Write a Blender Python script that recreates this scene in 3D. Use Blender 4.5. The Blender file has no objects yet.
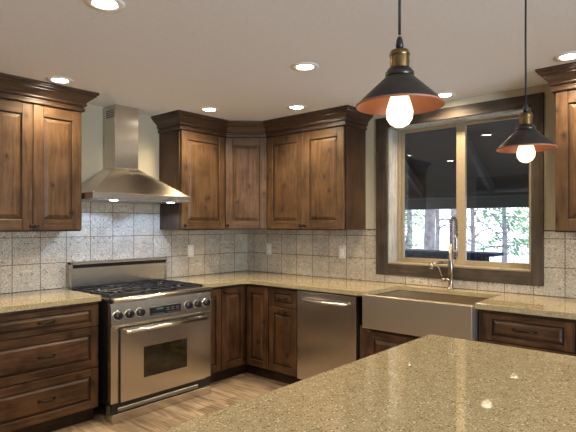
import bpy, bmesh, math, random
from mathutils import Vector, Matrix
PI = math.pi
random.seed(4)
S = bpy.context.scene
C = S.collection

# ------------------------------------------------------------------ camera, world, exposure
cam = bpy.data.cameras.new('camera'); camo = bpy.data.objects.new('camera', cam); C.objects.link(camo)
camo.location = (-3.9376, -4.0516, 1.4237)
camo.rotation_euler = (PI/2, 0, -0.852)
cam.sensor_width = 36; cam.lens = 503.261/576*36; cam.shift_y = 8.914/576
cam.clip_start = .02; cam.clip_end = 200
S.camera = camo
w = bpy.data.worlds.new('overcast_sky'); S.world = w; w.use_nodes = True
bg = w.node_tree.nodes['Background']; bg.inputs[0].default_value = (.86, .93, 1, 1); bg.inputs[1].default_value = 2.8
S.view_settings.view_transform = 'Standard'; S.view_settings.look = 'None'
S.view_settings.exposure = 0.45; S.view_settings.gamma = 1; S.view_settings.use_curve_mapping = False
CAN_W = 54.0; CAN_C = (1, .79, .50)
HOOD_W = 13; HOOD_C = (.42, .62, 1)
def lamp(name, kind, loc, power, col, rot=(0, 0, 0), parent=None, **k):
    l = bpy.data.lights.new(name, kind); l.energy = power; l.color = col
    for a, b in k.items(): setattr(l, a, b)
    o = bpy.data.objects.new(name, l); C.objects.link(o); o.location = loc; o.rotation_euler = rot
    if parent: o.parent = parent
    return o
# area lamp added as daylight from behind the camera, in wall_front's unseen opening
lamp('daylight', 'AREA', (-3.6, -7.28, 1.52), 140, (.74, .87, 1), (PI/2, 0, 0), shape='RECTANGLE', size=1.3, size_y=1.05)

# ------------------------------------------------------------------ materials
class N:
    def __init__(s, name):
        s.m = bpy.data.materials.new(name); s.m.use_nodes = True; s.t = s.m.node_tree
        s.b = s.t.nodes['Principled BSDF']; s.out = s.t.nodes['Material Output']
    def n(s, typ, **k):
        nd = s.t.nodes.new(typ)
        for a, v in k.items():
            if a.startswith('_'): setattr(nd, a[1:], v)
        return nd
    def set(s, nd, **k):
        for a, v in k.items(): nd.inputs[a].default_value = v
    def l(s, a, b): s.t.links.new(a, b)
    def val(s, sock, v):
        if hasattr(v, 'links'): s.l(v, sock)
        else: sock.default_value = v
    def math(s, op, a, b=0, c=None):
        nd = s.t.nodes.new('ShaderNodeMath'); nd.operation = op
        s.val(nd.inputs[0], a); s.val(nd.inputs[1], b)
        if c is not None: s.val(nd.inputs[2], c)
        return nd.outputs[0]
    def ramp(s, fac, stops):
        nd = s.t.nodes.new('ShaderNodeValToRGB'); e = nd.color_ramp.elements
        e[0].position, e[0].color = stops[0][0], (*stops[0][1], 1)
        e[1].position, e[1].color = stops[-1][0], (*stops[-1][1], 1)
        for p, c in stops[1:-1]:
            q = e.new(p); q.color = (*c, 1)
        s.l(fac, nd.inputs[0]); return nd.outputs[0]
    def mix(s, fac, a, b, mode='MIX'):
        nd = s.t.nodes.new('ShaderNodeMix'); nd.data_type = 'RGBA'; nd.blend_type = mode
        s.val(nd.inputs[0], fac)
        for sock, v in ((nd.inputs[6], a), (nd.inputs[7], b)):
            if hasattr(v, 'links'): s.l(v, sock)
            else: sock.default_value = (*v, 1)
        return nd.outputs[2]
    def coords(s, scale=(1, 1, 1), rnd=True):
        tc = s.t.nodes.new('ShaderNodeTexCoord'); mp = s.t.nodes.new('ShaderNodeMapping')
        mp.inputs['Scale'].default_value = scale
        src = tc.outputs['Object']
        if rnd:
            oi = s.t.nodes.new('ShaderNodeObjectInfo')
            add = s.t.nodes.new('ShaderNodeVectorMath'); add.operation = 'ADD'
            sc = s.math('MULTIPLY', oi.outputs['Random'], 37.0)
            s.l(src, add.inputs[0]); s.l(sc, add.inputs[1]); src = add.outputs[0]
        s.l(src, mp.inputs[0]); return mp.outputs[0]
    def noise(s, vec, scale, detail=4, rough=.55, dist=0):
        nd = s.t.nodes.new('ShaderNodeTexNoise'); s.l(vec, nd.inputs['Vector'])
        s.set(nd, Scale=scale, Detail=detail, Roughness=rough, Distortion=dist); return nd.outputs[0]
    def bump(s, h, strength=.2, dist=.002):
        nd = s.t.nodes.new('ShaderNodeBump'); s.set(nd, Strength=strength, Distance=dist)
        s.l(h, nd.inputs['Height']); s.l(nd.outputs[0], s.b.inputs['Normal'])
    def fin(s, col=None, rough=None, metal=None, **k):
        if col is not None: s.val(s.b.inputs['Base Color'], col if hasattr(col, 'links') else (*col, 1))
        if rough is not None: s.val(s.b.inputs['Roughness'], rough)
        if metal is not None: s.val(s.b.inputs['Metallic'], metal)
        for a, v in k.items(): s.b.inputs[a.replace('_', ' ')].default_value = v
        return s.m
def plain(name, col, rough=.5, metal=0, var=.06, scale=30, bump=0, **k):
    x = N(name); v = x.coords()
    f = x.noise(v, scale, 3)
    a = tuple(c*(1-var) for c in col); b = tuple(min(1, c*(1+var)) for c in col)
    c = x.ramp(f, [(.3, a), (.7, b)])
    if bump: x.bump(f, bump)
    return x.fin(c, rough, metal, **k)
def wood(name, axis, pal, rough=.43, knots=True, bumps=.12, spec=.32):
    """knotty alder: long grain along axis 0=x, 2=z"""
    x = N(name)
    sc = [15, 15, 15]; sc[axis] = 1.3
    v = x.coords(tuple(sc))
    g = x.noise(v, 2.2, 6, .62, .9)
    fine = x.noise(v, 16, 5, .7)
    v2 = x.coords((1, 1, 1))
    blot = x.noise(v2, 5.0, 3, .5)
    f = x.math('ADD', x.math('MULTIPLY', g, .48), x.math('ADD', x.math('MULTIPLY', fine, .20), x.math('MULTIPLY', blot, .36)))
    c = x.ramp(f, [(.40, pal[0]), (.485, pal[1]), (.55, pal[2]), (.64, pal[3])])
    if knots:
        ks = [4.6, 4.6, 4.6]; ks[axis] = 3.0
        vk0 = x.coords((1, 1, 1)); sx = x.n('ShaderNodeSeparateXYZ'); x.l(vk0, sx.inputs[0]); cx = x.n('ShaderNodeCombineXYZ')
        x.l(x.math('MULTIPLY', x.math('ADD', sx.outputs[0], sx.outputs[1]), ks[0]), cx.inputs[0]); x.l(x.math('MULTIPLY', sx.outputs[2], ks[2]), cx.inputs[1]); vk = cx.outputs[0]
        vo = x.n('ShaderNodeTexVoronoi', _voronoi_dimensions='2D'); x.l(vk, vo.inputs['Vector']); x.set(vo, Scale=1.0, Randomness=1.0)
        d = x.math('ADD', vo.outputs['Distance'], x.math('MULTIPLY', x.math('SUBTRACT', x.noise(v2, 40, 2), .5), .10))
        k = x.ramp(d, [(.030, (1, 1, 1)), (.060, (0, 0, 0))])
        c = x.mix(k, c, tuple(q*.35 for q in pal[0]))
        ring = x.ramp(d, [(.060, (.5, .5, .5)), (.14, (0, 0, 0))])
        c = x.mix(ring, c, pal[0])
    x.bump(f, bumps, .001)
    return x.fin(c, rough, 0, Specular_IOR_Level=spec)
AL = ((.038, .019, .009), (.065, .034, .016), (.088, .048, .0225), (.120, .069, .035))
DK = ((.028, .014, .008), (.045, .023, .013), (.060, .031, .017), (.080, .043, .024))
GW = ((.030, .022, .016), (.046, .034, .025), (.062, .046, .034), (.086, .066, .050))
M = {}
M['wood_v'] = wood('knotty_alder_upright', 2, AL)
M['wood_h'] = wood('knotty_alder_level', 0, AL)
BS = ((.022, .010, .005), (.047, .023, .011), (.072, .035, .0165), (.108, .055, .027))  # same stain as the uppers; the lower units' dimmer light is in the colour
M['base_v'] = wood('shaded_alder_upright', 2, BS, .34)
M['base_h'] = wood('shaded_alder_level', 0, BS, .34)
M['crown'] = wood('moulding_wood', 0, DK, .30, False, .05, .6)
M['side'] = wood('side_panel_wood', 2, DK, .36, False, .05)
M['groove'] = plain('dark_groove', (.020, .010, .006), .4)
M['toe'] = wood('toe_kick_wood', 0, tuple(tuple(q*.6 for q in c) for c in DK), .5, False)
M['casing_v'] = wood('weathered_casing_upright', 2, GW, .55, False, .3)
M['casing_h'] = wood('weathered_casing_level', 1, GW, .55, False, .3)
M['jamb'] = wood('pale_weathered_jamb', 2, ((.22, .22, .21), (.34, .34, .32), (.44, .43, .40), (.55, .54, .50)), .6, False, .3)
M['sash'] = plain('tan_window_vinyl', (.30, .24, .16), .4)
M['wall'] = plain('greige_wall_paint', (.51, .455, .335), .75, 0, .03, 60, .05)
M['far_wall'] = plain('brown_wall_paint', (.32, .27, .21), .7)
M['ceiling'] = plain('ceiling_paint', (.75, .76, .80), .8, 0, .03, 45, .25)
M['white'] = plain('white_enamel', (.80, .79, .76), .4)
M['plate'] = plain('ivory_plastic', (.66, .62, .55), .35)
M['bronze'] = plain('dark_bronze', (.030, .024, .020), .38, .8)
M['black'] = plain('black_plastic', (.010, .010, .011), .3)
M['iron'] = plain('cast_iron', (.014, .014, .015), .33, .2, .2, 80, .2)
M['rubber'] = plain('black_cord', (.008, .008, .009), .55)
M['chrome'] = plain('polished_chrome', (.75, .74, .72), .2, 1, .02)
M['faucet'] = plain('brushed_nickel', (.36, .31, .265), .26, 1, .03)
M['brass'] = plain('antique_brass', (.17, .115, .05), .36, 1, .15)
M['shade_out'] = plain('gunmetal_shade', (.055, .048, .043), .32, .75, .12)
M['shade_in'] = plain('copper_inside', (.30, .125, .075), .55, .15, .05)
def steel(name, col, rough, axis, amt=.75):
    x = N(name); sc = [900, 900, 900]; sc[axis] = 8
    v = x.coords(tuple(sc)); f = x.noise(v, 1, 2, .5)
    
    r = rough
    c = x.ramp(f, [(.3, tuple(q*.96 for q in col)), (.7, col)])
    x.fin(c, r, 1); x.b.inputs['Anisotropic'].default_value = amt
    tg = x.n('ShaderNodeTangent', _direction_type='RADIAL', _axis='Z'); x.l(tg.outputs[0], x.b.inputs['Tangent'])
    return x.m
M['steel'] = steel('brushed_steel_level', (.61, .56, .485), .24, 0)
M['steel_dw'] = steel('brushed_steel_upright', (.50, .455, .41), .25, 2)
M['steel_sink'] = steel('satin_sink_steel', (.62, .55, .45), .36, 0)
M['steel_dull'] = steel('dull_steel', (.34, .34, .35), .42, 0)
def quartz():
    x = N('speckled_quartz'); v = x.coords((1, 1, 1), False)
    c = x.ramp(x.noise(v, 26, 4, .7), [(.3, (.29, .235, .135)), (.7, (.375, .315, .19))])
    for sc, thr, col, lo in ((150, .30, (.48, .43, .31), .26), (190, .40, (.19, .13, .07), .26), (105, .15, (.62, .60, .50), .16), (95, .34, (.15, .095, .05), .18)):
        vo = x.n('ShaderNodeTexVoronoi'); x.l(v, vo.inputs['Vector']); x.set(vo, Scale=sc)
        pick = x.n('ShaderNodeSeparateColor'); x.l(vo.outputs['Color'], pick.inputs[0])
        a = x.math('LESS_THAN', vo.outputs['Distance'], lo+.12)
        b = x.math('LESS_THAN', pick.outputs[0], thr)
        c = x.mix(x.math('MULTIPLY', a, b), c, col)
    return x.fin(c, .025, 0)
M['quartz'] = quartz()
TS = .205
def tile(name, ax, off, z1):
    """embossed 20 cm ceramic tile; ax = world axis along the wall, off = a joint, z1 = a level joint"""
    x = N(name); v = x.coords((1, 1, 1), False)
    sp = x.n('ShaderNodeSeparateXYZ'); x.l(v, sp.inputs[0])
    def joint(o, q):
        u = x.math('DIVIDE', x.math('SUBTRACT', o, q), TS)
        fr = x.math('FRACT', x.math('ADD', u, 50))
        return x.math('ABSOLUTE', x.math('SUBTRACT', fr, .5)), fr, x.math('FLOOR', x.math('ADD', u, 50))
    du, fu, iu = joint(sp.outputs[ax], off); dv, fv, iv = joint(sp.outputs[2], z1)
    g = x.math('MAXIMUM', du, dv)
    gr = x.math('GREATER_THAN', g, (.5-.011))
    # scrollwork: mirrored contour lines of a noise field
    mu = x.math('ABSOLUTE', x.math('SUBTRACT', fu, .5))
    cb = x.n('ShaderNodeCombineXYZ'); x.l(mu, cb.inputs[0]); x.l(fv, cb.inputs[1])
    x.l(x.math('MULTIPLY', x.math('ADD', iu, x.math('MULTIPLY', iv, 3)), .11), cb.inputs[2])
    nz = x.noise(cb.outputs[0], 5.5, 2, .5, .8)
    sw = x.math('PINGPONG', x.math('MULTIPLY', nz, 9), .5)
    line = x.ramp(sw, [(.06, (0, 0, 0)), (.26, (1, 1, 1))])
    patch = x.noise(v, 7, 3)
    base = x.ramp(patch, [(.3, (.52, .45, .35)), (.7, (.65, .575, .465))])
    low = x.ramp(patch, [(.3, (.16, .145, .125)), (.7, (.25, .23, .205))])
    c = x.mix(line, low, base)
    wn = x.n('ShaderNodeTexWhiteNoise', _noise_dimensions='2D'); cb2 = x.n('ShaderNodeCombineXYZ')
    x.l(iu, cb2.inputs[0]); x.l(iv, cb2.inputs[1]); x.l(cb2.outputs[0], wn.inputs['Vector'])
    tint = x.ramp(wn.outputs['Value'], [(0, (.84, .84, .85)), (1, (1, .99, .97))])
    c = x.mix(1.0, c, tint, 'MULTIPLY')
    c = x.mix(gr, c, (.070, .042, .022))
    h = x.math('SUBTRACT', x.math('MULTIPLY', line, .35), gr)
    x.bump(h, .5, .002)
    return x.fin(c, x.math('ADD', x.math('MULTIPLY', gr, .4), .38), 0)
M['tile_a'] = tile('embossed_tile', 0, 0.0, 1.1206)
M['tile_b'] = tile('embossed_tile', 1, -.1169, 1.1206)
def floor_mat():
    x = N('wood_look_plank_tile'); v = x.coords((1, 1, 1), False)
    mp = x.n('ShaderNodeMapping'); x.l(v, mp.inputs[0]); mp.inputs['Rotation'].default_value = (0, 0, PI/2)
    br = x.n('ShaderNodeTexBrick'); x.l(mp.outputs[0], br.inputs['Vector'])
    x.set(br, Scale=1.0); br.inputs['Brick Width'].default_value = .6; br.inputs['Row Height'].default_value = .15
    br.inputs['Mortar Size'].default_value = .0025; br.offset = .37
    br.inputs['Color1'].default_value = (.26, .20, .145, 1); br.inputs['Color2'].default_value = (.48, .395, .30, 1)
    br.inputs['Mortar'].default_value = (.14, .11, .085, 1)
    vs = x.coords((14, 1.3, 1), False)
    f = x.noise(vs, 2.4, 6, .65, .6)
    gcol = x.ramp(f, [(.36, (.36, .30, .26)), (.48, (.74, .68, .63)), (.62, (1.12, 1.08, 1.05))])
    c = x.mix(1.0, br.outputs['Color'], gcol, 'MULTIPLY')
    return x.fin(c, .42, 0)
M['floor'] = floor_mat()
def emit(name, col, st):
    x = N(name); return x.fin((0, 0, 0), .5, 0, Emission_Color=(*col, 1), Emission_Strength=st)
M['lens'] = emit('lit_lens', (1, .90, .78), 30)
M['bulb'] = emit('lit_bulb', (1, .70, .38), 3.0)
M['hood_lens'] = emit('lit_hood_lens', (.85, .92, 1), 10)
M['lcd'] = emit('blue_display', (.12, .30, .45), .35)
def glass(name, tint=(1, 1, 1), spec=1.0):
    x = N(name); x.t.nodes.remove(x.b)
    tr = x.n('ShaderNodeBsdfTransparent'); tr.inputs[0].default_value = (*tint, 1)
    gl = x.n('ShaderNodeBsdfGlossy'); gl.inputs['Roughness'].default_value = .0
    fr = x.n('ShaderNodeFresnel'); fr.inputs[0].default_value = 1.5
    mx = x.n('ShaderNodeMixShader'); x.l(x.math('MULTIPLY', fr.outputs[0], spec), mx.inputs[0])
    x.l(tr.outputs[0], mx.inputs[1]); x.l(gl.outputs[0], mx.inputs[2]); x.l(mx.outputs[0], x.out.inputs[0])
    return x.m
M['pane'] = glass('window_glass', (.95, .97, 1), 1.35)
x = N('oven_glass'); M['oven_glass'] = x.fin(x.ramp(x.noise(x.coords((1, 1, 3)), 5, 2), [(.4, (.010, .008, .005)), (.7, (.035, .028, .010))]), .08, 0)

# ------------------------------------------------------------------ mesh helpers
class MB:
    def __init__(s): s.bm = bmesh.new(); s.mi = 0
    def _tag(s, faces):
        for f in faces: f.material_index = s.mi
    def box(s, x0, x1, y0, y1, z0, z1, bev=0.0, seg=1, mtx=None):
        r = bmesh.ops.create_cube(s.bm, size=1); vs = r['verts']
        for v in vs:
            v.co = Vector(((x0+x1)/2+v.co.x*(x1-x0), (y0+y1)/2+v.co.y*(y1-y0), (z0+z1)/2+v.co.z*(z1-z0)))
        fs = {f for v in vs for f in v.link_faces}; s._tag(fs)
        if bev:
            es = {e for v in vs for e in v.link_edges}
            r2 = bmesh.ops.bevel(s.bm, geom=list(es), offset=bev, segments=seg, affect='EDGES', profile=.5)
            vs = list({v for f in r2['faces'] for v in f.verts}); s._tag(r2['faces'])
            if mtx is not None:
                seen = set(vs); st = list(vs)
                while st:
                    q = st.pop()
                    for e in q.link_edges:
                        o = e.other_vert(q)
                        if o not in seen: seen.add(o); st.append(o)
                vs = list(seen)
        if mtx is not None:
            for v in vs: v.co = mtx @ v.co
        return s
    def lathe(s, prof, c=(0, 0, 0), n=32, mtx=None, closed=False):
        """prof list of (r, z) about the z axis through c"""
        rings = []
        for r, z in prof:
            if r < 1e-6: rings.append([s.bm.verts.new((0, 0, z))])
            else: rings.append([s.bm.verts.new((r*math.cos(2*PI*i/n), r*math.sin(2*PI*i/n), z)) for i in range(n)])
        allv = [v for q in rings for v in q]; fs = []
        pairs = list(zip(rings, rings[1:]))
        if closed: pairs.append((rings[-1], rings[0]))
        for a, b in pairs:
            for i in range(n):
                j = (i+1) % n
                if len(a) == 1 and len(b) == 1: continue
                if len(a) == 1: f = s.bm.faces.new((a[0], b[j], b[i]))
                elif len(b) == 1: f = s.bm.faces.new((a[i], a[j], b[0]))
                else: f = s.bm.faces.new((a[i], a[j], b[j], b[i]))
                f.smooth = True; fs.append(f)
        s._tag(fs)
        T = Matrix.Translation(c)
        if mtx is not None: T = T @ mtx
        for v in allv: v.co = T @ v.co
        return s
    def tube(s, pts, r, n=10, cap=True):
        pts = [Vector(p) for p in pts]; rs = r if isinstance(r, (list, tuple)) else [r]*len(pts)
        rings = []; up = None
        for i, p in enumerate(pts):
            d = (pts[min(i+1, len(pts)-1)]-pts[max(i-1, 0)]).normalized()
            if up is None:
                up = Vector((0, 0, 1)) if abs(d.z) < .9 else Vector((1, 0, 0))
            a = d.cross(up).normalized(); b = a.cross(d).normalized(); up = b
            rings.append([s.bm.verts.new(p+rs[i]*(a*math.cos(2*PI*k/n)+b*math.sin(2*PI*k/n))) for k in range(n)])
        fs = []
        for a, b in zip(rings, rings[1:]):
            for k in range(n):
                f = s.bm.faces.new((a[k], a[(k+1) % n], b[(k+1) % n], b[k])); f.smooth = True; fs.append(f)
        if cap:
            fs.append(s.bm.faces.new(rings[0][::-1])); fs.append(s.bm.faces.new(rings[-1]))
        s._tag(fs); return s
    def prism(s, poly, z0, z1):
        """polygon in xy extruded in z"""
        a = [s.bm.verts.new((p[0], p[1], z0)) for p in poly]; b = [s.bm.verts.new((p[0], p[1], z1)) for p in poly]
        fs = [s.bm.faces.new(a[::-1]), s.bm.faces.new(b)]
        for i in range(len(poly)):
            j = (i+1) % len(poly); fs.append(s.bm.faces.new((a[i], a[j], b[j], b[i])))
        s._tag(fs); return s
    def prism_y(s, poly, y0, y1, axis=1):
        """polygon in xz (axis 1) or yz (axis 0) extruded along the other"""
        f3 = (lambda p, t: (p[0], t, p[1])) if axis == 1 else (lambda p, t: (t, p[0], p[1]))
        a = [s.bm.verts.new(f3(p, y0)) for p in poly]; b = [s.bm.verts.new(f3(p, y1)) for p in poly]
        fs = [s.bm.faces.new(a), s.bm.faces.new(b[::-1])]
        for i in range(len(poly)):
            j = (i+1) % len(poly); fs.append(s.bm.faces.new((a[j], a[i], b[i], b[j])))
        s._tag(fs); return s
    def sweep(s, path, prof, side=1):
        """prof (out, z) swept along an xy path with mitres; side picks the outward side"""
        P = [Vector(p) for p in path]; n = len(P); cols = []
        for i in range(n):
            d1 = (P[i]-P[i-1]).normalized() if i else (P[1]-P[0]).normalized()
            d2 = (P[i+1]-P[i]).normalized() if i < n-1 else d1
            n1 = Vector((d1.y, -d1.x))*side; n2 = Vector((d2.y, -d2.x))*side
            m = (n1+n2).normalized(); k = 1/max(.3, m.dot(n1))
            cols.append([s.bm.verts.new((P[i].x+m.x*k*o, P[i].y+m.y*k*o, z)) for o, z in prof])
        fs = []
        q = len(prof)
        for a, b in zip(cols, cols[1:]):
            for k in range(q):
                fs.append(s.bm.faces.new((a[k], b[k], b[(k+1) % q], a[(k+1) % q])))
        fs.append(s.bm.faces.new(cols[0])); fs.append(s.bm.faces.new(cols[-1][::-1]))
        s._tag(fs); return s
    def build(s, name, mats, parent=None, loc=None, smooth=False, bev=0):
        bmesh.ops.recalc_face_normals(s.bm, faces=s.bm.faces)
        me = bpy.data.meshes.new(name); s.bm.to_mesh(me); s.bm.free()
        if not isinstance(mats, (list, tuple)): mats = [mats]
        for m in mats: me.materials.append(m)
        o = bpy.data.objects.new(name, me); C.objects.link(o)
        if parent: o.parent = parent
        if loc: o.location = loc
        if smooth:
            for p in me.polygons: p.use_smooth = True
        if bev:
            b = o.modifiers.new('bevel', 'BEVEL'); b.width = bev; b.segments = 2; b.limit_method = 'ANGLE'; b.angle_limit = .6
        return o
def tag(o, label, cat, group=None):
    o['label'] = label; o['category'] = cat
    if group: o['group'] = group
    return o
def thing(name, label, cat, loc=(0, 0, 0), rz=0, group=None):
    o = bpy.data.objects.new(name, None); C.objects.link(o); o.location = loc; o.rotation_euler = (0, 0, rz)
    o.empty_display_size = .1
    return tag(o, label, cat, group)
def struct(o, ): o['kind'] = 'structure'; return o
def copy_tree(o, parent=None):
    c = o.copy(); C.objects.link(c)
    if parent: c.parent = parent
    for ch in [k for k in bpy.data.objects if k.parent == o]: copy_tree(ch, c)
    return c
RB = -PI/2            # things on the window wall: local x runs towards the camera, local -y faces the room

# ------------------------------------------------------------------ room shell
H = 2.434
struct(MB().box(-6.7, .2, -7.4, .2, -.1, 0).build('floor', M['floor']))
struct(MB().box(-6.7, .2, -7.4, .2, H, H+.15).build('ceiling', M['ceiling']))
struct(MB().box(-6.5, .2, 0, .2, 0, H).build('wall_back', M['wall']))
WY0, WY1, WZ0, WZ1 = -2.972, -1.785, 1.081, 2.284
b = MB(); b.box(0, .2, WY1, 0, 0, H); b.box(0, .2, -7.2, WY0, 0, H); b.box(0, .2, WY0, WY1, 0, WZ0); b.box(0, .2, WY0, WY1, WZ1, H)
struct(b.build('wall_right', M['wall']))
b = MB(); b.box(-6.7, -6.5, -7.2, .2, 0, H)
struct(b.build('wall_left', M['far_wall']))
b = MB(); b.box(-6.5, -4.3, -7.4, -7.2, 0, H); b.box(-2.9, .2, -7.4, -7.2, 0, H); b.box(-4.3, -2.9, -7.4, -7.2, 0, .95); b.box(-4.3, -2.9, -7.4, -7.2, 2.1, H)
struct(b.build('wall_front', M['far_wall']))

# window over the sink
win = bpy.data.objects.new('window_1', None); C.objects.link(win); struct(win)
OY0, OY1, OZ0, OZ1 = -3.0551, -1.6722, .9829, 2.3738
b = MB()
b.mi = 0; b.box(-.022, 0, WY1, OY1, OZ0, OZ1, .003); b.box(-.022, 0, OY0, WY0, OZ0, OZ1, .003)
b.mi = 1; b.box(-.021, 0, WY0, WY1, WZ1, OZ1, .002); b.box(-.021, 0, WY0, WY1, OZ0, WZ0, .002)
b.build('casing', [M['casing_v'], M['casing_h']], win)
b = MB(); b.box(0, .15, WY1-.012, WY1, WZ0, WZ1); b.box(0, .15, WY0, WY0+.012, WZ0, WZ1); b.box(0, .15, WY0, WY1, WZ1-.012, WZ1)
b.build('jamb', M['jamb'], win)
MB().box(-.005, .15, WY0, WY1, WZ0, WZ0+.012, .002).build('sill', M['sash'], win)
b = MB(); y0, y1, z0, z1 = WY0+.012, WY1-.012, WZ0+.012, WZ1-.012
b.box(.14, .19, y1-.025, y1, z0, z1, .002); b.box(.14, .19, y0, y0+.02, z0, z1, .002)
b.box(.14, .19, y0+.02, y1-.025, z1-.012, z1, .002); b.box(.14, .19, y0+.02, y1-.025, z0, z0+.012, .002)
b.build('window_frame', M['sash'], win)
def sash(name, ya, yb, x, st, zs, zt):
    b = MB(); b.box(x, x+.022, ya, ya+st[0], zs, zt, .002); b.box(x, x+.022, yb-st[1], yb, zs, zt, .002)
    b.box(x, x+.022, ya+st[0], yb-st[1], zs, zs+.026, .002); b.box(x, x+.022, ya+st[0], yb-st[1], zt-.014, zt, .002)
    o = b.build(name, M['sash'], win)
    MB().box(x+.009, x+.013, ya+st[0]-.004, yb-st[1]+.004, zs+.022, zt-.011).build('pane', M['pane'], o)
ym = -2.382
sash('sash', ym-.035, y1-.025, .165, (.04, .028), z0+.012, z1-.010)
sash('sash', y0+.02, ym+.037, .142, (.028, .076), z0+.012, z1-.010)

# tile backsplashes (laid against the walls)
b = MB(); b.box(-3.6, 0, -.0110, -.001, .914, 1.372); b.box(-2.085, -1.14, -.0111, -.001, 1.372, 1.70)
tag(b.build('tile_backsplash', M['tile_a']), 'pale embossed square wall tiles behind the range and left counters', 'backsplash')
b = MB(); b.box(-.010, -.001, OY1+.001, -.0115, .9145, 1.378); b.box(-.010, -.001, OY0, OY1, .9145, OZ0-.001); b.box(-.010, -.001, -4.6, OY0-.001, .9145, 1.378)
b.mi = 1; b.box(-.013, -.001, OY1+.001, -.0115, 1.378, 1.386, .002); b.box(-.013, -.001, -4.6, OY0-.001, 1.378, 1.386, .002)
tag(b.build('tile_backsplash', [M['tile_b'], M['casing_h']]), 'pale embossed square wall tiles around the lower half of the window', 'backsplash')

# ------------------------------------------------------------------ cabinet parts
def raised(b, x0, x1, z0, z1, yf, mi, slope=.030):
    """sloped raised panel, front at yf"""
    yb = yf+.013
    def ring(i, y): return [b.bm.verts.new(p) for p in ((x0+i, y, z0+i), (x1-i, y, z0+i), (x1-i, y, z1-i), (x0+i, y, z1-i))]
    R_ = [ring(0, yb), ring(.0065, yb), ring(slope, yf+.003), ring(slope+.003, yf+.0015)]
    fs = []
    for a, c in zip(R_, R_[1:]):
        for k in range(4): fs.append(b.bm.faces.new((a[k], a[(k+1) % 4], c[(k+1) % 4], c[k])))
    fs.append(b.bm.faces.new(R_[-1]))
    for f in fs: f.material_index = mi
    for f in fs[:4]: f.material_index = 2  # outermost ring of the panel is dark all round
def door(name, par, x0, x1, z0, z1, yb, st=.065, rt=.065, rb=.065, mats='wood', horiz=False, th=.021, slope=.030):
    b = MB(); yf = yb-th; g = .0015
    x0 += g; x1 -= g; z0 += g; z1 -= g
    b.mi = 0; b.box(x0, x0+st, yf, yb, z0, z1, .003); b.box(x1-st, x1, yf, yb, z0, z1, .003)
    b.mi = 1; b.box(x0+st, x1-st, yf, yb, z1-rt, z1, .003); b.box(x0+st, x1-st, yf, yb, z0, z0+rb, .003)
    b.mi = 1 if horiz else 0
    b.box(x0+st-.002, x1-st+.002, yf+.0135, yb, z0+rb-.002, z1-rt+.002)
    raised(b, x0+st, x1-st, z0+rb, z1-rt, yf, b.mi, slope)
    return b.build(name, [M[mats+'_v'], M[mats+'_h'], M['groove']], par)
def knob(par, x, z, y):
    b = MB(); b.lathe([(0, 0), (.007, 0), (.006, .010), (.013, .017), (.0145, .024), (.010, .029), (0, .030)], (x, y, z), 16, Matrix.Rotation(PI/2, 4, 'X'))
    return b.build('knob', M['bronze'], par)
def pull(par, x, z, y, w=.10):
    b = MB(); n = 9; pts = []
    for i in range(n):
        t = i/(n-1); pts.append((x-w/2+w*t, y-.004-.026*math.sin(PI*t)**.5, z))
    b.tube(pts, [.0055]*n, 8)
    for sx in (-1, 1): b.lathe([(0, 0), (.009, 0), (.008, .005), (0, .006)], (x+sx*w/2, y, z), 12, Matrix.Rotation(PI/2, 4, 'X'))
    b.box(x-w*.3, x+w*.3, y-.036, y-.026, z-.007, z+.007, .004)
    return b.build('handle', M['bronze'], par)
ZB, ZT = 1.38, 2.286
def upper(label, loc, rz, w, doors, knobs, ends=(0, 0)):
    t = thing('wall_cabinet', label, 'cabinet', loc, rz)
    b = MB(); b.box(0, w, -.309, 0, ZB, 2.43)
    b.box(0, w, -.312, -.30, ZT, 2.43)
    b.box(0, w, -.31, -.296, ZB-.004, ZB)
    b.build('body', M['side'], t)
    for (a, c, k, kz) in doors:
        d = door('door', t, a, c, ZB+.004, ZT, -.309, .072, .080, .078)
        if k is not None: knob(d, k, kz, -.33)
    return t
# left of the hood (two things run past the frame's left edge)
upper('two-door knotty wood wall cabinet left of the steel range hood', (-2.80, 0, 0), 0, .722, [(0, .362, .345, 1.416), (.362, .722, .379, 1.416)], [])
upper('knotty wood wall cabinet at the far left edge of the photo', (-3.40, 0, 0), 0, .598, [(0, .598, .57, 1.416)], [])
upper('single-door knotty wood wall cabinet just right of the range hood', (-1.158, 0, 0), 0, .545, [(.012, .537, .045, 1.42)], [])
t = thing('wall_cabinet', 'narrow angled wall cabinet set across the room corner', 'cabinet')
b = MB(); cw = .611
b.prism([(-.0, -.0), (-cw, 0), (-cw, -.309), (-.309, -cw), (0, -cw)], ZB, 2.43)
b.build('body', M['side'], t)
mid = Vector(((-cw-.309)/2, (-cw-.309)/2, 0)); dl = math.hypot(cw-.309, cw-.309)
e = MB(); dd = door('door', t, -dl/2+.010, dl/2-.010, ZB+.004, ZT, 0, .070, .080, .078); e.bm.free()
dd.location = mid; dd.rotation_euler = (0, 0, -PI/4)
k = knob(dd, -dl/2+.035, 1.42, -.021)
t = upper('two-door knotty wood wall cabinet between the corner and the window', (0, -.612, 0), RB, .94, [(.006, .466, .44, 1.42), (.466, .928, .492, 1.42)], [])
t = upper('knotty wood wall cabinet at the right edge, right of the window', (0, -3.20, 0), RB, .80, [(.004, .40, .37, 1.42), (.40, .796, .43, 1.42)], [])
CP = [(0, 2.288), (.012, 2.288), (.016, 2.293), (.016, 2.309), (.012, 2.313), (.008, 2.315), (.008, 2.324), (.022, 2.329), (.027, 2.335), (.027, 2.342), (.022, 2.346), (.026, 2.356), (.038, 2.370), (.054, 2.383),
      (.062, 2.387), (.062, 2.393), (.074, 2.398), (.078, 2.405), (.078, 2.411), (.090, 2.415), (.092, 2.4335), (0, 2.4335)]
def crown(label, path, side):
    o = MB().sweep(path, CP, side).build('crown_moulding', M['crown']); return tag(o, label, 'crown moulding')
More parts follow.
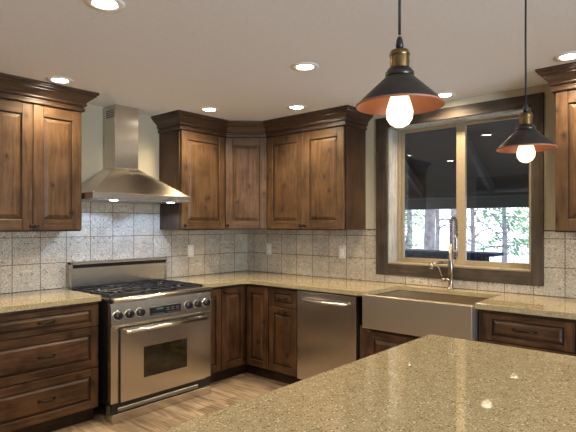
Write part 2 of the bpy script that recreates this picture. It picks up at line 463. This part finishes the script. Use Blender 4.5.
crown('dark crown moulding atop the wall cabinets left of the hood', [(-3.40, -.332), (-2.077, -.332), (-2.077, -.002)], 1)
crown('long dark crown moulding atop the corner run of wall cabinets', [(-1.159, -.002), (-1.159, -.332), (-.611, -.332), (-.332, -.611), (-.332, -1.553), (-.002, -1.553)], 1)
crown('dark crown moulding atop the wall cabinet right of the window', [(-.002, -3.199), (-.332, -3.199), (-.332, -4.0)], 1)

# ------------------------------------------------------------------ base cabinets
def base(label, loc, rz, w, fronts, hi=.874, gap=0):
    t = thing('base_cabinet', label, 'cabinet', loc, rz)
    b = MB(); b.mi = 0; b.box(0, w, -.609, -.012, .105, hi)
    b.mi = 1; b.box(0, w, -.545, -.02, 0, .105)
    b.build('body', [M['side'], M['toe']], t)
    for kind, a, c, z0, z1, hs in fronts:
        if kind == 'drawer': d = door('drawer', t, a, c, z0, z1, -.609, .058, .034 if z1-z0 < .2 else .055, .034 if z1-z0 < .2 else .055, 'base', True, slope=.022)
        else: d = door('door', t, a, c, z0, z1, -.609, .055, .058, .062, 'base')
        for h in hs:
            if h[0] == 'k': knob(d, h[1], h[2], -.63)
            else: pull(d, h[1], h[2], -.630 if z1-z0 > .9 else -.63, h[3])
    return t
base('wide three-drawer base cabinet left of the range', (-2.85, 0, 0), 0, .752,
     [('drawer', .004, .748, .697, .852, [('p', .378, .775, .10)]), ('drawer', .004, .748, .402, .694, [('p', .378, .548, .10)]), ('drawer', .004, .748, .112, .399, [('p', .378, .258, .10)])])
base('base cabinet at the far left edge of the photo', (-3.45, 0, 0), 0, .598, [('door', .004, .594, .112, .852, [('k', .55, .78)])])
base('narrow upright base panel cabinet hugging the range\'s right side', (-1.132, 0, 0), 0, .20, [('door', .004, .198, .112, .852, [])])
t = thing('base_cabinet', 'corner base cabinet with two doors meeting in the room corner', 'cabinet')
b = MB(); b.prism([(-.012, -.012), (-.930, -.012), (-.930, -.609), (-.609, -.609), (-.609, -.918), (-.012, -.918)], .105, .874)
b.mi = 1; b.prism([(-.02, -.02), (-.930, -.02), (-.930, -.545), (-.545, -.545), (-.545, -.918), (-.02, -.918)], 0, .105)
b.build('body', [M['side'], M['toe']], t)
d = door('door', t, -.928, -.634, .112, .852, -.609, .055, .058, .062, 'base'); knob(d, -.90, .82, -.63)
d = door('door', t, .634, .916, .112, .852, -.609, .055, .058, .062, 'base'); d.rotation_euler = (0, 0, RB)
base('base cabinet with small top drawer between corner and dishwasher', (0, -.920, 0), RB, .336,
     [('drawer', .004, .333, .697, .852, [('p', .168, .775, .09)]), ('door', .004, .333, .112, .694, [('p', .168, .655, .09)])])
base('two-door base cabinet beneath the farmhouse sink', (0, -1.885, 0), RB, .925,
     [('door', .075, .46, .112, .615, [('k', .43, .56)]), ('door', .46, .85, .112, .615, [('k', .49, .56)])], .64)
base('base cabinet with dark pulls right of the farmhouse sink', (0, -2.812, 0), RB, .572,
     [('drawer', .030, .568, .675, .852, [('p', .29, .768, .13)]), ('drawer', .030, .568, .395, .672, [('p', .29, .54, .13)]), ('drawer', .030, .568, .112, .392, [('p', .29, .25, .13)])])
base('base cabinet at the right edge of the photo under the counter', (0, -3.386, 0), RB, .60,
     [('drawer', .004, .596, .675, .852, [('p', .30, .768, .13)]), ('door', .004, .596, .112, .672, [('k', .05, .6)])])

# ------------------------------------------------------------------ counters
def slab(name, label, poly, z0, z1):
    o = MB().prism(poly, z0, z1).build(name, M['quartz'], None, None, False, .004); return tag(o, label, 'countertop')
slab('countertop', 'speckled tan stone countertop left of the range', [(-3.45, -.0115), (-3.45, -.65), (-2.092, -.65), (-2.092, -.0115)], .874, .914)
cor = [(-.655-.07+.07*math.sin(a), -.655-.07+.07*math.cos(a)) for a in [i*PI/2/6 for i in range(7)]]
poly = [(-.0115, -.0115), (-1.134, -.0115), (-1.134, -.655)]+cor+[(-.655, -1.962), (-.128, -1.962), (-.128, -2.803), (-.655, -2.803), (-.655, -4.0), (-.0115, -4.0)]
slab('countertop', 'long L-shaped speckled tan stone countertop under the window', poly, .8745, .914)
t = thing('kitchen_island', 'large island with glossy speckled tan stone top in the foreground', 'island', (-2.5, -3.5, 0))
b = MB(); b.prism([(-.77, -.50), (.77, -.50), (.77, .500), (-.77, .512)], .874, .914); b.build('island_top', M['quartz'], t, None, False, .005)
b = MB(); b.box(-.70, .70, -.44, .44, .10, .874); b.mi = 1; b.box(-.64, .64, -.38, .38, 0, .10); ib = b.build('body', [M['base_v'], M['toe']], t)
for i in range(3):
    d = door('door', t, -.69+i*.46, -.23+i*.46, .112, .862, 0, .06, .06, .06, 'base'); d.location = (0, .44, 0); d.rotation_euler = (0, 0, PI)

# ------------------------------------------------------------------ range
R0, R1 = -2.066, -1.146; RW = R1-R0
t = thing('gas_range', 'freestanding stainless steel gas range with six black knobs', 'stove', (R0, 0, 0))
b = MB(); b.box(.004, RW-.004, -.69, -.03, .118, .885); b.mi = 1; b.box(0, RW, -.735, -.69, .138, .690, .002)
b.build('body', [M['side'] if 0 else M['black'], M['steel']], t)
b = MB(); b.prism_y([(-.69, .690), (-.738, .690), (-.742, .70), (-.733, .862), (-.69, .862)], 0, RW, 0)
pn = b.build('control_panel', M['steel'], t, None, False, .002)
# cooktop with bullnose front
b = MB(); b.box(0, RW, -.72, -.03, .872, .893, .003); b.tube([(.014, -.728, .876), (RW-.001, -.728, .876)], .0205, 16); b.build('cooktop', M['steel'], t)
b = MB(); b.tube([(-.001, -.728, .876), (.014, -.728, .876)], .0215, 16); b.build('end_cap', M['black'], t)
MB().box(.02, RW-.02, -.665, -.105, .893, .896).build('burner_tray', M['black'], t)
for i in range(3):
    xa = .025+i*(RW-.05)/3; xb = xa+(RW-.05)/3-.006; b = MB(); zt = .917
    for yy in (-.66, -.385, -.11): b.box(xa, xb, yy-.006, yy+.006, zt-.012, zt, .002)
    for xx in (xa+.006, xb-.006): b.box(xx-.006, xx+.006, -.66, -.11, zt-.012, zt, .002)
    xm = (xa+xb)/2
    for cy in (-.52, -.25):
        for k in range(4):
            a = k*PI/2; ex = (xb-xa)/2 if k % 2 == 0 else .135
            b.box(0.028, ex, -.005, .005, -.010, .004, .0015, 1, Matrix.Translation((xm, cy, zt)) @ Matrix.Rotation(a, 4, 'Z'))
        for k in range(4):
            a = PI/4+k*PI/2; b.box(.035, .13, -.004, .004, -.012, 0, .001, 1, Matrix.Translation((xm, cy, zt)) @ Matrix.Rotation(a, 4, 'Z'))
    for xx in (xa+.008, xb-.008):
        for yy in (-.655, -.115, -.385): b.box(xx-.006, xx+.006, yy-.006, yy+.006, .895, zt-.008)
    b.build('grate', M['iron'], t)
    for cy in (-.52, -.25):
        b = MB(); b.lathe([(.045, .896), (.045, .904), (.034, .905), (.034, .911), (0, .912)], (xm, cy, 0), 20); b.build('burner', M['iron'], t)
# backguard
b = MB(); b.box(.036, RW+.008, -.07, -.017, .9165, 1.07); b.box(.022, RW+.022, -.085, -.016, 1.098, 1.122, .004)
b.box(.022, .036, -.085, -.016, .9165, 1.12, .002); b.box(RW+.008, RW+.022, -.085, -.016, .9165, 1.12, .002); b.box(.03, RW-.01, -.07, -.03, .885, .92)
bgd = b.build('backguard', M['steel'], t)
MB().box(.036, RW+.008, -.055, -.018, 1.07, 1.098).build('vent_slot', M['black'], bgd)
# knobs
TL = Matrix.Rotation(PI/2-.05, 4, 'X')
for zx in (.046, .138, .230, .674, .768, .860):
    b = MB(); b.mi = 0; b.lathe([(0, 0), (.036, 0), (.035, .006), (.029, .008)], (zx, -.738, .771), 24, TL)
    b.mi = 1; b.lathe([(.032, .006), (.030, .028), (.027, .034), (0, .035)], (zx, -.738, .771), 24, TL)
    b.box(zx-.006, zx+.006, -.782, -.768, .747, .795, .003)
    b.build('knob', [M['chrome'], M['black']], t)
b = MB(); b.box(.317, .605, -.7435, -.735, .732, .798, .003); dp = b.build('display', M['black'], t)
b = MB(); b.box(.375, .435, -.7445, -.7435, .772, .784); b.build('clock_digits', M['lcd'], dp)
b = MB(); 
for i in range(3):
    for j in range(2): b.box(.465+i*.045, .495+i*.045, -.7445, -.7435, .757+j*.016, .764+j*.016)
b.box(.33, .45, -.7445, -.7435, .740, .744); b.box(.475, .595, -.7445, -.7435, .740, .744)
b.build('button_marks', M['steel_dull'], dp)
# oven door
dx0, dx1 = .066, .848
b = MB(); X = [dx0, .253, .655, dx1]; Z = [.142, .280, .510, .672]
b.box(X[0], X[3], -.757, -.737, Z[0], Z[1], 0); b.box(X[0], X[3], -.757, -.737, Z[2], Z[3]); b.box(X[0], X[1], -.757, -.737, Z[1], Z[2]); b.box(X[2], X[3], -.757, -.737, Z[1], Z[2])
bmesh.ops.remove_doubles(b.bm, verts=b.bm.verts, dist=1e-5)
od = b.build('oven_door', M['steel'], t)
MB().box(X[1], X[2], -.752, -.740, Z[1], Z[2]).build('oven_window', M['oven_glass'], od)
MB().box(dx0-.008, dx1+.012, -.7395, -.735, .138, .682).build('door_seal', M['black'], od)
b = MB(); b.tube([(dx0+.012, -.803, .656), (dx1-.03, -.803, .656)], .0145, 14)
for xx in (dx0+.055, dx1-.045): b.box(xx-.012, xx+.012, -.80, -.755, .646, .664, .004)
b.build('handle', M['chrome'], od)
# kick
MB().box(.006, RW-.006, -.735, -.70, .060, .140).build('vent_gap', M['black'], t)
MB().box(.048, .775, -.752, -.735, .076, .106, .005).build('vent_bar', M['steel_dull'], t)
b = MB(); b.box(0, RW-.006, -.755, -.70, .0, .066, .002); b.build('kick_plate', M['steel'], t)
for xx in (.004, RW-.034): MB().box(xx, xx+.028, -.71, -.66, .0, .118).build('leg', M['steel_dull'], t)

def recentre(t, dx):
    ids = set()
    def walk(o):
        for k in [q for q in bpy.data.objects if q.parent == o]:
            if k.type == 'MESH' and k.data.name not in ids:
                ids.add(k.data.name); k.data.transform(Matrix.Translation((-dx, 0, 0)))
            walk(k)
    walk(t); t.location = t.location + Matrix.Rotation(t.rotation_euler.z, 3, 'Z') @ Vector((dx, 0, 0))
recentre(t, RW/2)
# ------------------------------------------------------------------ hood
t = thing('range_hood', 'stainless steel chimney range hood above the gas range', 'range hood', (-1.617, 0, 0))
hw = .449; hy = -.475
b = MB(); b.box(-hw, hw, hy, -.012, 1.622, 1.672, .002); b.build('rim', M['steel'], t)
b = MB(); z0, z1 = 1.672, 1.905; cw2 = .110
lo = [(-hw, -.012), (-hw, hy), (hw, hy), (hw, -.012)]; hi = [(-cw2, -.012), (-cw2, -.20), (cw2, -.20), (cw2, -.012)]
A_ = [b.bm.verts.new((*p, z0)) for p in lo]; B_ = [b.bm.verts.new((*p, z1)) for p in hi]
for i in range(4): b.bm.faces.new((A_[i], A_[(i+1) % 4], B_[(i+1) % 4], B_[i]))
b.bm.faces.new(A_[::-1]); b.bm.faces.new(B_)
b.build('canopy', M['steel'], t, None, False, .003)
b = MB(); b.box(-cw2, cw2, -.20, -.012, z1-.004, 2.434, .002); chim = b.build('chimney', M['steel'], t)
b = MB()
for i in range(4): b.box(-cw2-.0015, -cw2+.0005, -.175, -.05, 2.33+i*.018, 2.338+i*.018)
b.build('vent_slots', M['black'], chim)
b = MB(); b.box(-hw+.03, hw-.03, hy+.03, -.04, 1.6185, 1.622); b.build('filter', M['steel_dull'], t)
for xx in (-.24, .30):
    b = MB(); b.lathe([(0, 0), (.032, 0), (.032, -.004), (0, -.005)], (xx, hy+.07, 1.6185), 20); ln = b.build('lamp_lens', M['hood_lens'], t)
    lamp('hood_light', 'SPOT', (xx, hy+.07, 1.610), HOOD_W, HOOD_C, (.45, 0, 0), t, spot_size=2.0, spot_blend=.35, shadow_soft_size=.025)

# ------------------------------------------------------------------ dishwasher, sink, faucet
t = thing('dishwasher', 'stainless steel dishwasher with a bar handle left of the sink', 'dishwasher', (0, -1.261, 0), RB)
b = MB(); b.box(.002, .612, -.60, -.03, .10, .868); b.build('body', M['black'], t)
b = MB(); b.box(.003, .606, -.635, -.601, .105, .862, .004, 2); dd = b.build('door', M['steel_dw'], t)
b = MB(); pts = [(.085, -.634, .795), (.088, -.662, .795), (.10, -.674, .795), (.30, -.682, .793), (.51, -.674, .795), (.522, -.662, .795), (.525, -.634, .795)]
b.tube(pts, .011, 12); b.build('handle', M['chrome'], dd)
MB().box(.01, .60, -.545, -.50, 0, .10).build('kick_plate', M['black'], t)
recentre(t, .305)

SY0, SY1 = -1.962, -2.803
t = thing('farmhouse_sink', 'wide stainless steel farmhouse sink with a broad apron front', 'sink', (0, SY0, 0), RB)
w_ = SY0-SY1
b = MB()
b.box(.001, w_-.001, -.700, -.655, .645, .898, .006, 3)
b.build('apron', M['steel_sink'], t)
b = MB()
b.box(.001, w_-.001, -.655, -.645, .66, .872); b.box(.003, w_-.003, -.14, -.130, .66, .872)
b.box(.003, .013, -.645, -.14, .66, .872); b.box(w_-.013, w_-.003, -.645, -.14, .66, .872); b.box(.003, w_-.003, -.645, -.14, .650, .66)
bo = b.build('bowl', M['steel_sink'], t)
b = MB(); b.lathe([(.05, .6605), (.05, .663), (.035, .663), (.03, .661), (0, .661)], (w_/2, -.36, 0), 20); b.build('drain', M['chrome'], bo)
recentre(t, w_/2)

t = thing('kitchen_faucet', 'tall spring-neck metal faucet standing behind the sink', 'faucet', (-.075, -2.392, .914))
b = MB(); b.lathe([(0, 0), (.027, 0), (.027, .006), (.019, .012), (.019, .10), (.022, .105), (.022, .21), (.018, .22), (.017, .36), (0, .37)], n=20)
b.build('column', M['faucet'], t)
arc = [(0, 0, .36+.0*i) for i in range(1)]
path = [Vector((0, 0, .30)), Vector((0, 0, .50))]
cpts = [Vector((0, -.022+.022*math.cos(a), .535+.0375*math.sin(a))) for a in [i*PI/10 for i in range(11)]]
path = [Vector((0, 0, .30+i*.02)) for i in range(11)]+cpts+[Vector((0, -.044, .51-i*.02)) for i in range(4)]
MB().tube(path, .007, 10).build('hose', M['rubber'], t)
# coil spring along the path
import itertools
L = [0]
for a, c in zip(path, path[1:]): L.append(L[-1]+(c-a).length)
def at_(s_):
    for i in range(len(L)-1):
        if s_ <= L[i+1]+1e-9:
            f = (s_-L[i])/(L[i+1]-L[i]); return path[i].lerp(path[i+1], f), (path[i+1]-path[i]).normalized()
    return path[-1], Vector((0, 0, -1))
turns = 22; ns = turns*10; pts = []
for i in range(ns+1):
    p, d = at_(L[-1]*i/ns); a = Vector((1, 0, 0)); q = d.cross(a).normalized()
    th = 2*PI*turns*i/ns; pts.append(p+.0145*(a*math.cos(th)+q*math.sin(th)))
MB().tube(pts, .0036, 6).build('spring', M['faucet'], t)
b = MB(); b.lathe([(0, .445), (.012, .445), (.013, .40), (.015, .33), (.0165, .27), (.012, .255), (0, .255)], (0, -.044, 0), 16); b.build('spray_head', M['faucet'], t)
b = MB(); b.tube([(0, 0, .25), (0, -.044, .30)], .005, 8); b.lathe([(.019, .295), (.019, .308), (.014, .308), (.014, .295)], (0, -.044, 0), 16, closed=True); b.build('holder', M['faucet'], t)
b = MB(); b.tube([(0, 0, .215), (-.12, .02, .217), (-.25, .040, .215)], .0105, 12); b.lathe([(0, .222), (.0165, .222), (.0175, .19), (.013, .175), (0, .175)], (-.262, .042, 0), 16); b.build('spout', M['faucet'], t)
b = MB(); b.tube([(0, 0, .075), (-.035, .035, .075)], .013, 12); b.lathe([(0, -.016), (.018, -.012), (.020, 0), (.018, .012), (0, .016)], (-.045, .045, .075), 16)
b.tube([(-.045, .045, .08), (-.075, .075, .19)], [.006, .0045], 8); b.build('lever', M['faucet'], t)

# ------------------------------------------------------------------ outlets
def outlet(label, loc, rz, w, sw=False):
    t = thing('wall_outlet', label, 'outlet', loc, rz)
    MB().box(-w/2, w/2, -.006, 0, -.06, .06, .003).build('cover_plate', M['plate'], t)
    if sw: MB().box(-.018, .018, -.010, -.005, -.034, .034, .002).build('rocker', M['white'], t)
    else:
        for z in (-.020, .020):
            b = MB(); b.box(-.016, .016, -.009, -.005, z-.014, z+.014, .003); s_ = b.build('socket', M['white'], t)
            b = MB(); b.box(-.008, -.005, -.0095, -.0089, z-.002, z+.008); b.box(.005, .008, -.0095, -.0089, z-.002, z+.008); b.build('slot', M['black'], s_)
    return t
outlet('ivory outlet on the tiles just right of the range', (-.795, -.010, 1.165), 0, .075)
outlet('ivory outlet on the tiles right beside the room corner', (-.010, -.345, 1.165), RB, .075)
outlet('ivory wall switch on the tiles above the dishwasher', (-.010, -1.30, 1.165), RB, .080, True)

# ------------------------------------------------------------------ recessed ceiling lights
cans = [((-2.762, -1.916), 'recessed light at the top left edge of the photo, nearest the island'),
        ((-2.344, -.545), 'recessed light by the crown moulding left of the hood'),
        ((-1.082, -.640), 'recessed light by the crown moulding right of the hood'),
        ((-1.451, -2.02), 'recessed light in mid ceiling left of the nearer pendant'),
        ((-.640, -1.266), 'recessed light nearest the crown moulding between the corner and the window'),
        ((-.193, -2.387), 'recessed light close to the wall above the kitchen window'),
        ((-.562, -3.339), 'recessed light cut by the right edge of the photo'),
        ((-3.36, -.766), None), ((-4.3, -2.4), None), ((-2.6, -4.9), None), ((-4.6, -5.0), None), ((-.9, -5.0), None)]
def can(loc, label):
    t = thing('recessed_ceiling_light', label or 'recessed light in the ceiling behind the camera', 'ceiling light', (*loc, H), 0, 'recessed ceiling lights')
    b = MB(); b.lathe([(.090, 0), (.088, -.005), (.060, -.007), (.052, -.002), (.052, 0)], n=32, closed=True); b.build('trim_ring', M['white'], t)
    b = MB(); b.lathe([(0, -.001), (.052, -.001), (.052, -.0035), (0, -.004)], n=32); b.build('lens', M['lens'], t)
    return t
for (loc, label) in cans:
    t = can(loc, label)
    lamp('can_light', 'SPOT', (0, 0, -.012), CAN_W, CAN_C, (0, 0, 0), t, spot_size=2.7, spot_blend=.7, shadow_soft_size=.055)

# ------------------------------------------------------------------ pendants over the island
def pendant(label, x, y, zr):
    t = thing('pendant_lamp', label, 'pendant lamp', (x, y, zr), 0, 'pendants over the island')
    b = MB(); b.lathe([(.034, .070), (.036, .067), (.1025, .005), (.1025, 0), (.101, 0), (.101, .004), (.035, .0655), (.034, .068)], n=48, closed=True)
    me = b.bm
    for f in me.faces:
        c = f.calc_center_median(); 
        # inner faces are the ones lying closer to the lamp axis than the outer cone line
        rr = math.hypot(c.x, c.y); line = .036+(.1025-.036)*(.067-c.z)/(.067-.005)
        f.material_index = 1 if rr < line-.0006 and c.z < .066 else 0
    b.build('lamp_shade', [M['shade_out'], M['shade_in']], t)
    b = MB(); b.lathe([(0, .066), (.033, .066), (.034, .080), (.030, .082), (.028, .088), (.0225, .089), (.0225, .092)], n=32); b.build('collar', M['shade_out'], t)
    b = MB(); b.lathe([(.0225, .089), (.0225, .125), (.0205, .132), (.006, .134), (.006, .138), (0, .138)], n=32)
    b.lathe([(.0235, .119), (.0245, .122), (.0235, .125)], n=32)
    so = b.build('socket', M['brass'], t)
    b = MB(); b.tube([(.022, 0, .116), (.034, 0, .116)], .0035, 8); b.lathe([(0, -.004), (.006, -.003), (.006, .003), (0, .004)], (.036, 0, .116), 12, Matrix.Rotation(PI/2, 4, 'Y')); b.build('switch_key', M['brass'], so)
    b = MB(); b.lathe([(0, .136), (.0085, .136), (.0095, .145), (.007, .158), (.0045, .165), (0, .166)], n=20); b.build('strain_relief', M['black'], t)
    top = H-zr
    b = MB(); b.tube([(0, 0, .17), (.002, .001, .26), (-.001, .001, .40), (0, 0, top-.02)], .0034, 8); b.build('cord', M['rubber'], t)
    b = MB(); b.lathe([(0, top-.022), (.02, top-.022), (.058, top-.012), (.060, top), (0, top)], n=32); b.build('ceiling_canopy', M['shade_out'], t)
    b = MB(); b.lathe([(.013, .062), (.014, .052), (.019, .030), (.0275, .004), (.0315, -.012), (.030, -.028), (.022, -.041), (.010, -.048), (0, -.050)], n=32); b.build('bulb', M['bulb'], t)
    return t
pendant('dark metal cone pendant hanging nearest, left and larger of the pair', -2.869, -3.467, 1.703)
pendant('dark metal cone pendant hanging farther, in front of the window\'s right side', -1.967, -3.491, 1.702)

# ------------------------------------------------------------------ outdoors
M['snow'] = plain('snowy_ground', (.80, .84, .90), .8, 0, .12, .8)
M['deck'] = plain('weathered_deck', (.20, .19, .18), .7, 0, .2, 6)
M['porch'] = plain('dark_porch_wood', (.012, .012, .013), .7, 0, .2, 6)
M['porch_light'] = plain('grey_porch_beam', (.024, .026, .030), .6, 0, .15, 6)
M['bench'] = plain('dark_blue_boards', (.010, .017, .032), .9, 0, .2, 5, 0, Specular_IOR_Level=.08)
M['bark'] = plain('pine_bark', (.17, .15, .16), .9, 0, .5, 9, .6)
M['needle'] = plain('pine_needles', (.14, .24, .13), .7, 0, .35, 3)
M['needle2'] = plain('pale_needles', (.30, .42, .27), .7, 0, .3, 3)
M['house'] = plain('dark_siding', (.05, .045, .04), .7)
tag(MB().box(.5, 70, -40, 60, -.5, -.4).build('snowy_yard', M['snow']), 'bright snow-covered yard seen beyond the porch', 'yard')
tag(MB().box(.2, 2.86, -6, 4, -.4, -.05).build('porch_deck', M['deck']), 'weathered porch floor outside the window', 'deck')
t = thing('porch_roof', 'dark sloped porch roof with rafters seen through the window top', 'porch roof', (.2, 0, 0))
m_ = .61; ze = 1.645
b = MB(); zl = lambda x_: ze+.20+m_*(2.0-x_)
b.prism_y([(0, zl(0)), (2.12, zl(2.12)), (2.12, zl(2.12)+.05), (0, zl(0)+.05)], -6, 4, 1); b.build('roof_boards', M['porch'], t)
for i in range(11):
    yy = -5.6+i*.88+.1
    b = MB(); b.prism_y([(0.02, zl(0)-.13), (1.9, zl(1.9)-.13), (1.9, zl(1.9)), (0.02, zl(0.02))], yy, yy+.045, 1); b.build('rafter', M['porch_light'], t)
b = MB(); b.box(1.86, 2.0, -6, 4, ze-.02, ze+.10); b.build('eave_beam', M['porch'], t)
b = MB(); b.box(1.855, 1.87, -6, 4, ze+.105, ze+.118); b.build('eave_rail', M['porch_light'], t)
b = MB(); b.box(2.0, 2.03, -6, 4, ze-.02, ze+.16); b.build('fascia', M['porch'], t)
for yy in (-5.5, 3.2): MB().box(1.87, 1.99, yy, yy+.12, -.05, ze-.02).build('post', M['porch'], t)
t = thing('deck_rail', 'long dark blue board rail low beyond the window', 'deck rail', (0, 0, 0))
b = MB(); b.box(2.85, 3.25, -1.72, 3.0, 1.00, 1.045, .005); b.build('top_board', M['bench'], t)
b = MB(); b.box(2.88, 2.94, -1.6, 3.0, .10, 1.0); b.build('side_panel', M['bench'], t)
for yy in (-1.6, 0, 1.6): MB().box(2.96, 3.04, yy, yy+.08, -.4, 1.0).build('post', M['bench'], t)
def tree(name, label, loc, h, r, spread, n, mat, z0=.2, leafs=.09, kind='pine', bare=False):
    t = thing(name, label, 'tree', loc, 0, 'trees beyond the porch')
    rnd = random.Random(int(h*100+loc[0]*10))
    tr = MB(); pts = [(rnd.uniform(-.04, .04), rnd.uniform(-.04, .04), .01+h*i/8) for i in range(9)]
    tr.tube(pts, [r*(1-.75*i/8)+.006 for i in range(9)], 10)
    fol = MB()
    for k in range(n):
        z = max(1.0, h*(z0+(1-z0)*(k+rnd.random())/n)); a = rnd.uniform(0, 2*PI); ln = spread*(1.05-z/h)*rnd.uniform(.6, 1.1)+.15
        dirv = Vector((math.cos(a), math.sin(a), rnd.uniform(-.25, .15 if not bare else .5)))
        p = [Vector((0, 0, z))+dirv*ln*q+Vector((0, 0, -.12*ln*q*q if not bare else .1*math.sin(q*5))) for q in (0, .25, .5, .75, 1)]
        tr.tube(p, [r*.22*(1-.8*q)+.004 for q in (0, .25, .5, .75, 1)], 5)
        if bare:
            for _ in range(5):
                q = rnd.uniform(.3, 1); s0 = Vector((0, 0, z))+dirv*ln*q; d2 = Vector((rnd.uniform(-1, 1), rnd.uniform(-1, 1), rnd.uniform(-.3, .8)))*ln*.3
                tr.tube([s0, s0+d2*.5, s0+d2], [.008, .006, .003], 4)
            continue
        for _ in range(int(26*ln)+8):
            q = rnd.uniform(.2, 1.05); c = Vector((0, 0, z))+dirv*ln*q+Vector([rnd.gauss(0, .10*ln+.03) for _ in range(3)])
            nrm = Vector([rnd.gauss(0, 1) for _ in range(3)]).normalized(); u = nrm.orthogonal().normalized(); v = nrm.cross(u)
            s_ = leafs*rnd.uniform(.5, 1.3)
            fol.bm.faces.new([fol.bm.verts.new(c+u*s_*.8), fol.bm.verts.new(c+v*s_*.3), fol.bm.verts.new(c-u*s_*.8), fol.bm.verts.new(c-v*s_*.3)])
    tr.build('trunk', M['bark'], t)
    if not bare: fol.build('foliage', mat, t)
    else: fol.bm.free()
    return t
G = -.4
tree('pine_tree', 'thick grey-blue pine trunk behind the left window pane', (6.36, .89, G), 9, .13, 1.6, 16, M['needle'], .45)
tree('pine_tree', 'pine trunk seen beside the window\'s middle frame', (11.6, 2.44, G), 11, .20, 2.0, 16, M['needle'], .45)
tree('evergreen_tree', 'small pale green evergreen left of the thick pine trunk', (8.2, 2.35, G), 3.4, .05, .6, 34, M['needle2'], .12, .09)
tree('evergreen_tree', 'green evergreen behind the right window pane', (15.6, 2.3, G), 5.8, .10, 1.5, 46, M['needle'], .12, .13)
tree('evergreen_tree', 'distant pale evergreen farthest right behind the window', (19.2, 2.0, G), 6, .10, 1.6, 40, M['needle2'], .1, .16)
tree('bare_tree', 'leafless branching tree behind the right pane\'s left side', (9.1, .95, G), 5.5, .06, 1.3, 46, None, .2, bare=True)
tree('bare_tree', 'leafless tree in the distance between the two pine trunks', (16.0, 5.1, G), 7, .10, 2.4, 40, None, .2, bare=True)
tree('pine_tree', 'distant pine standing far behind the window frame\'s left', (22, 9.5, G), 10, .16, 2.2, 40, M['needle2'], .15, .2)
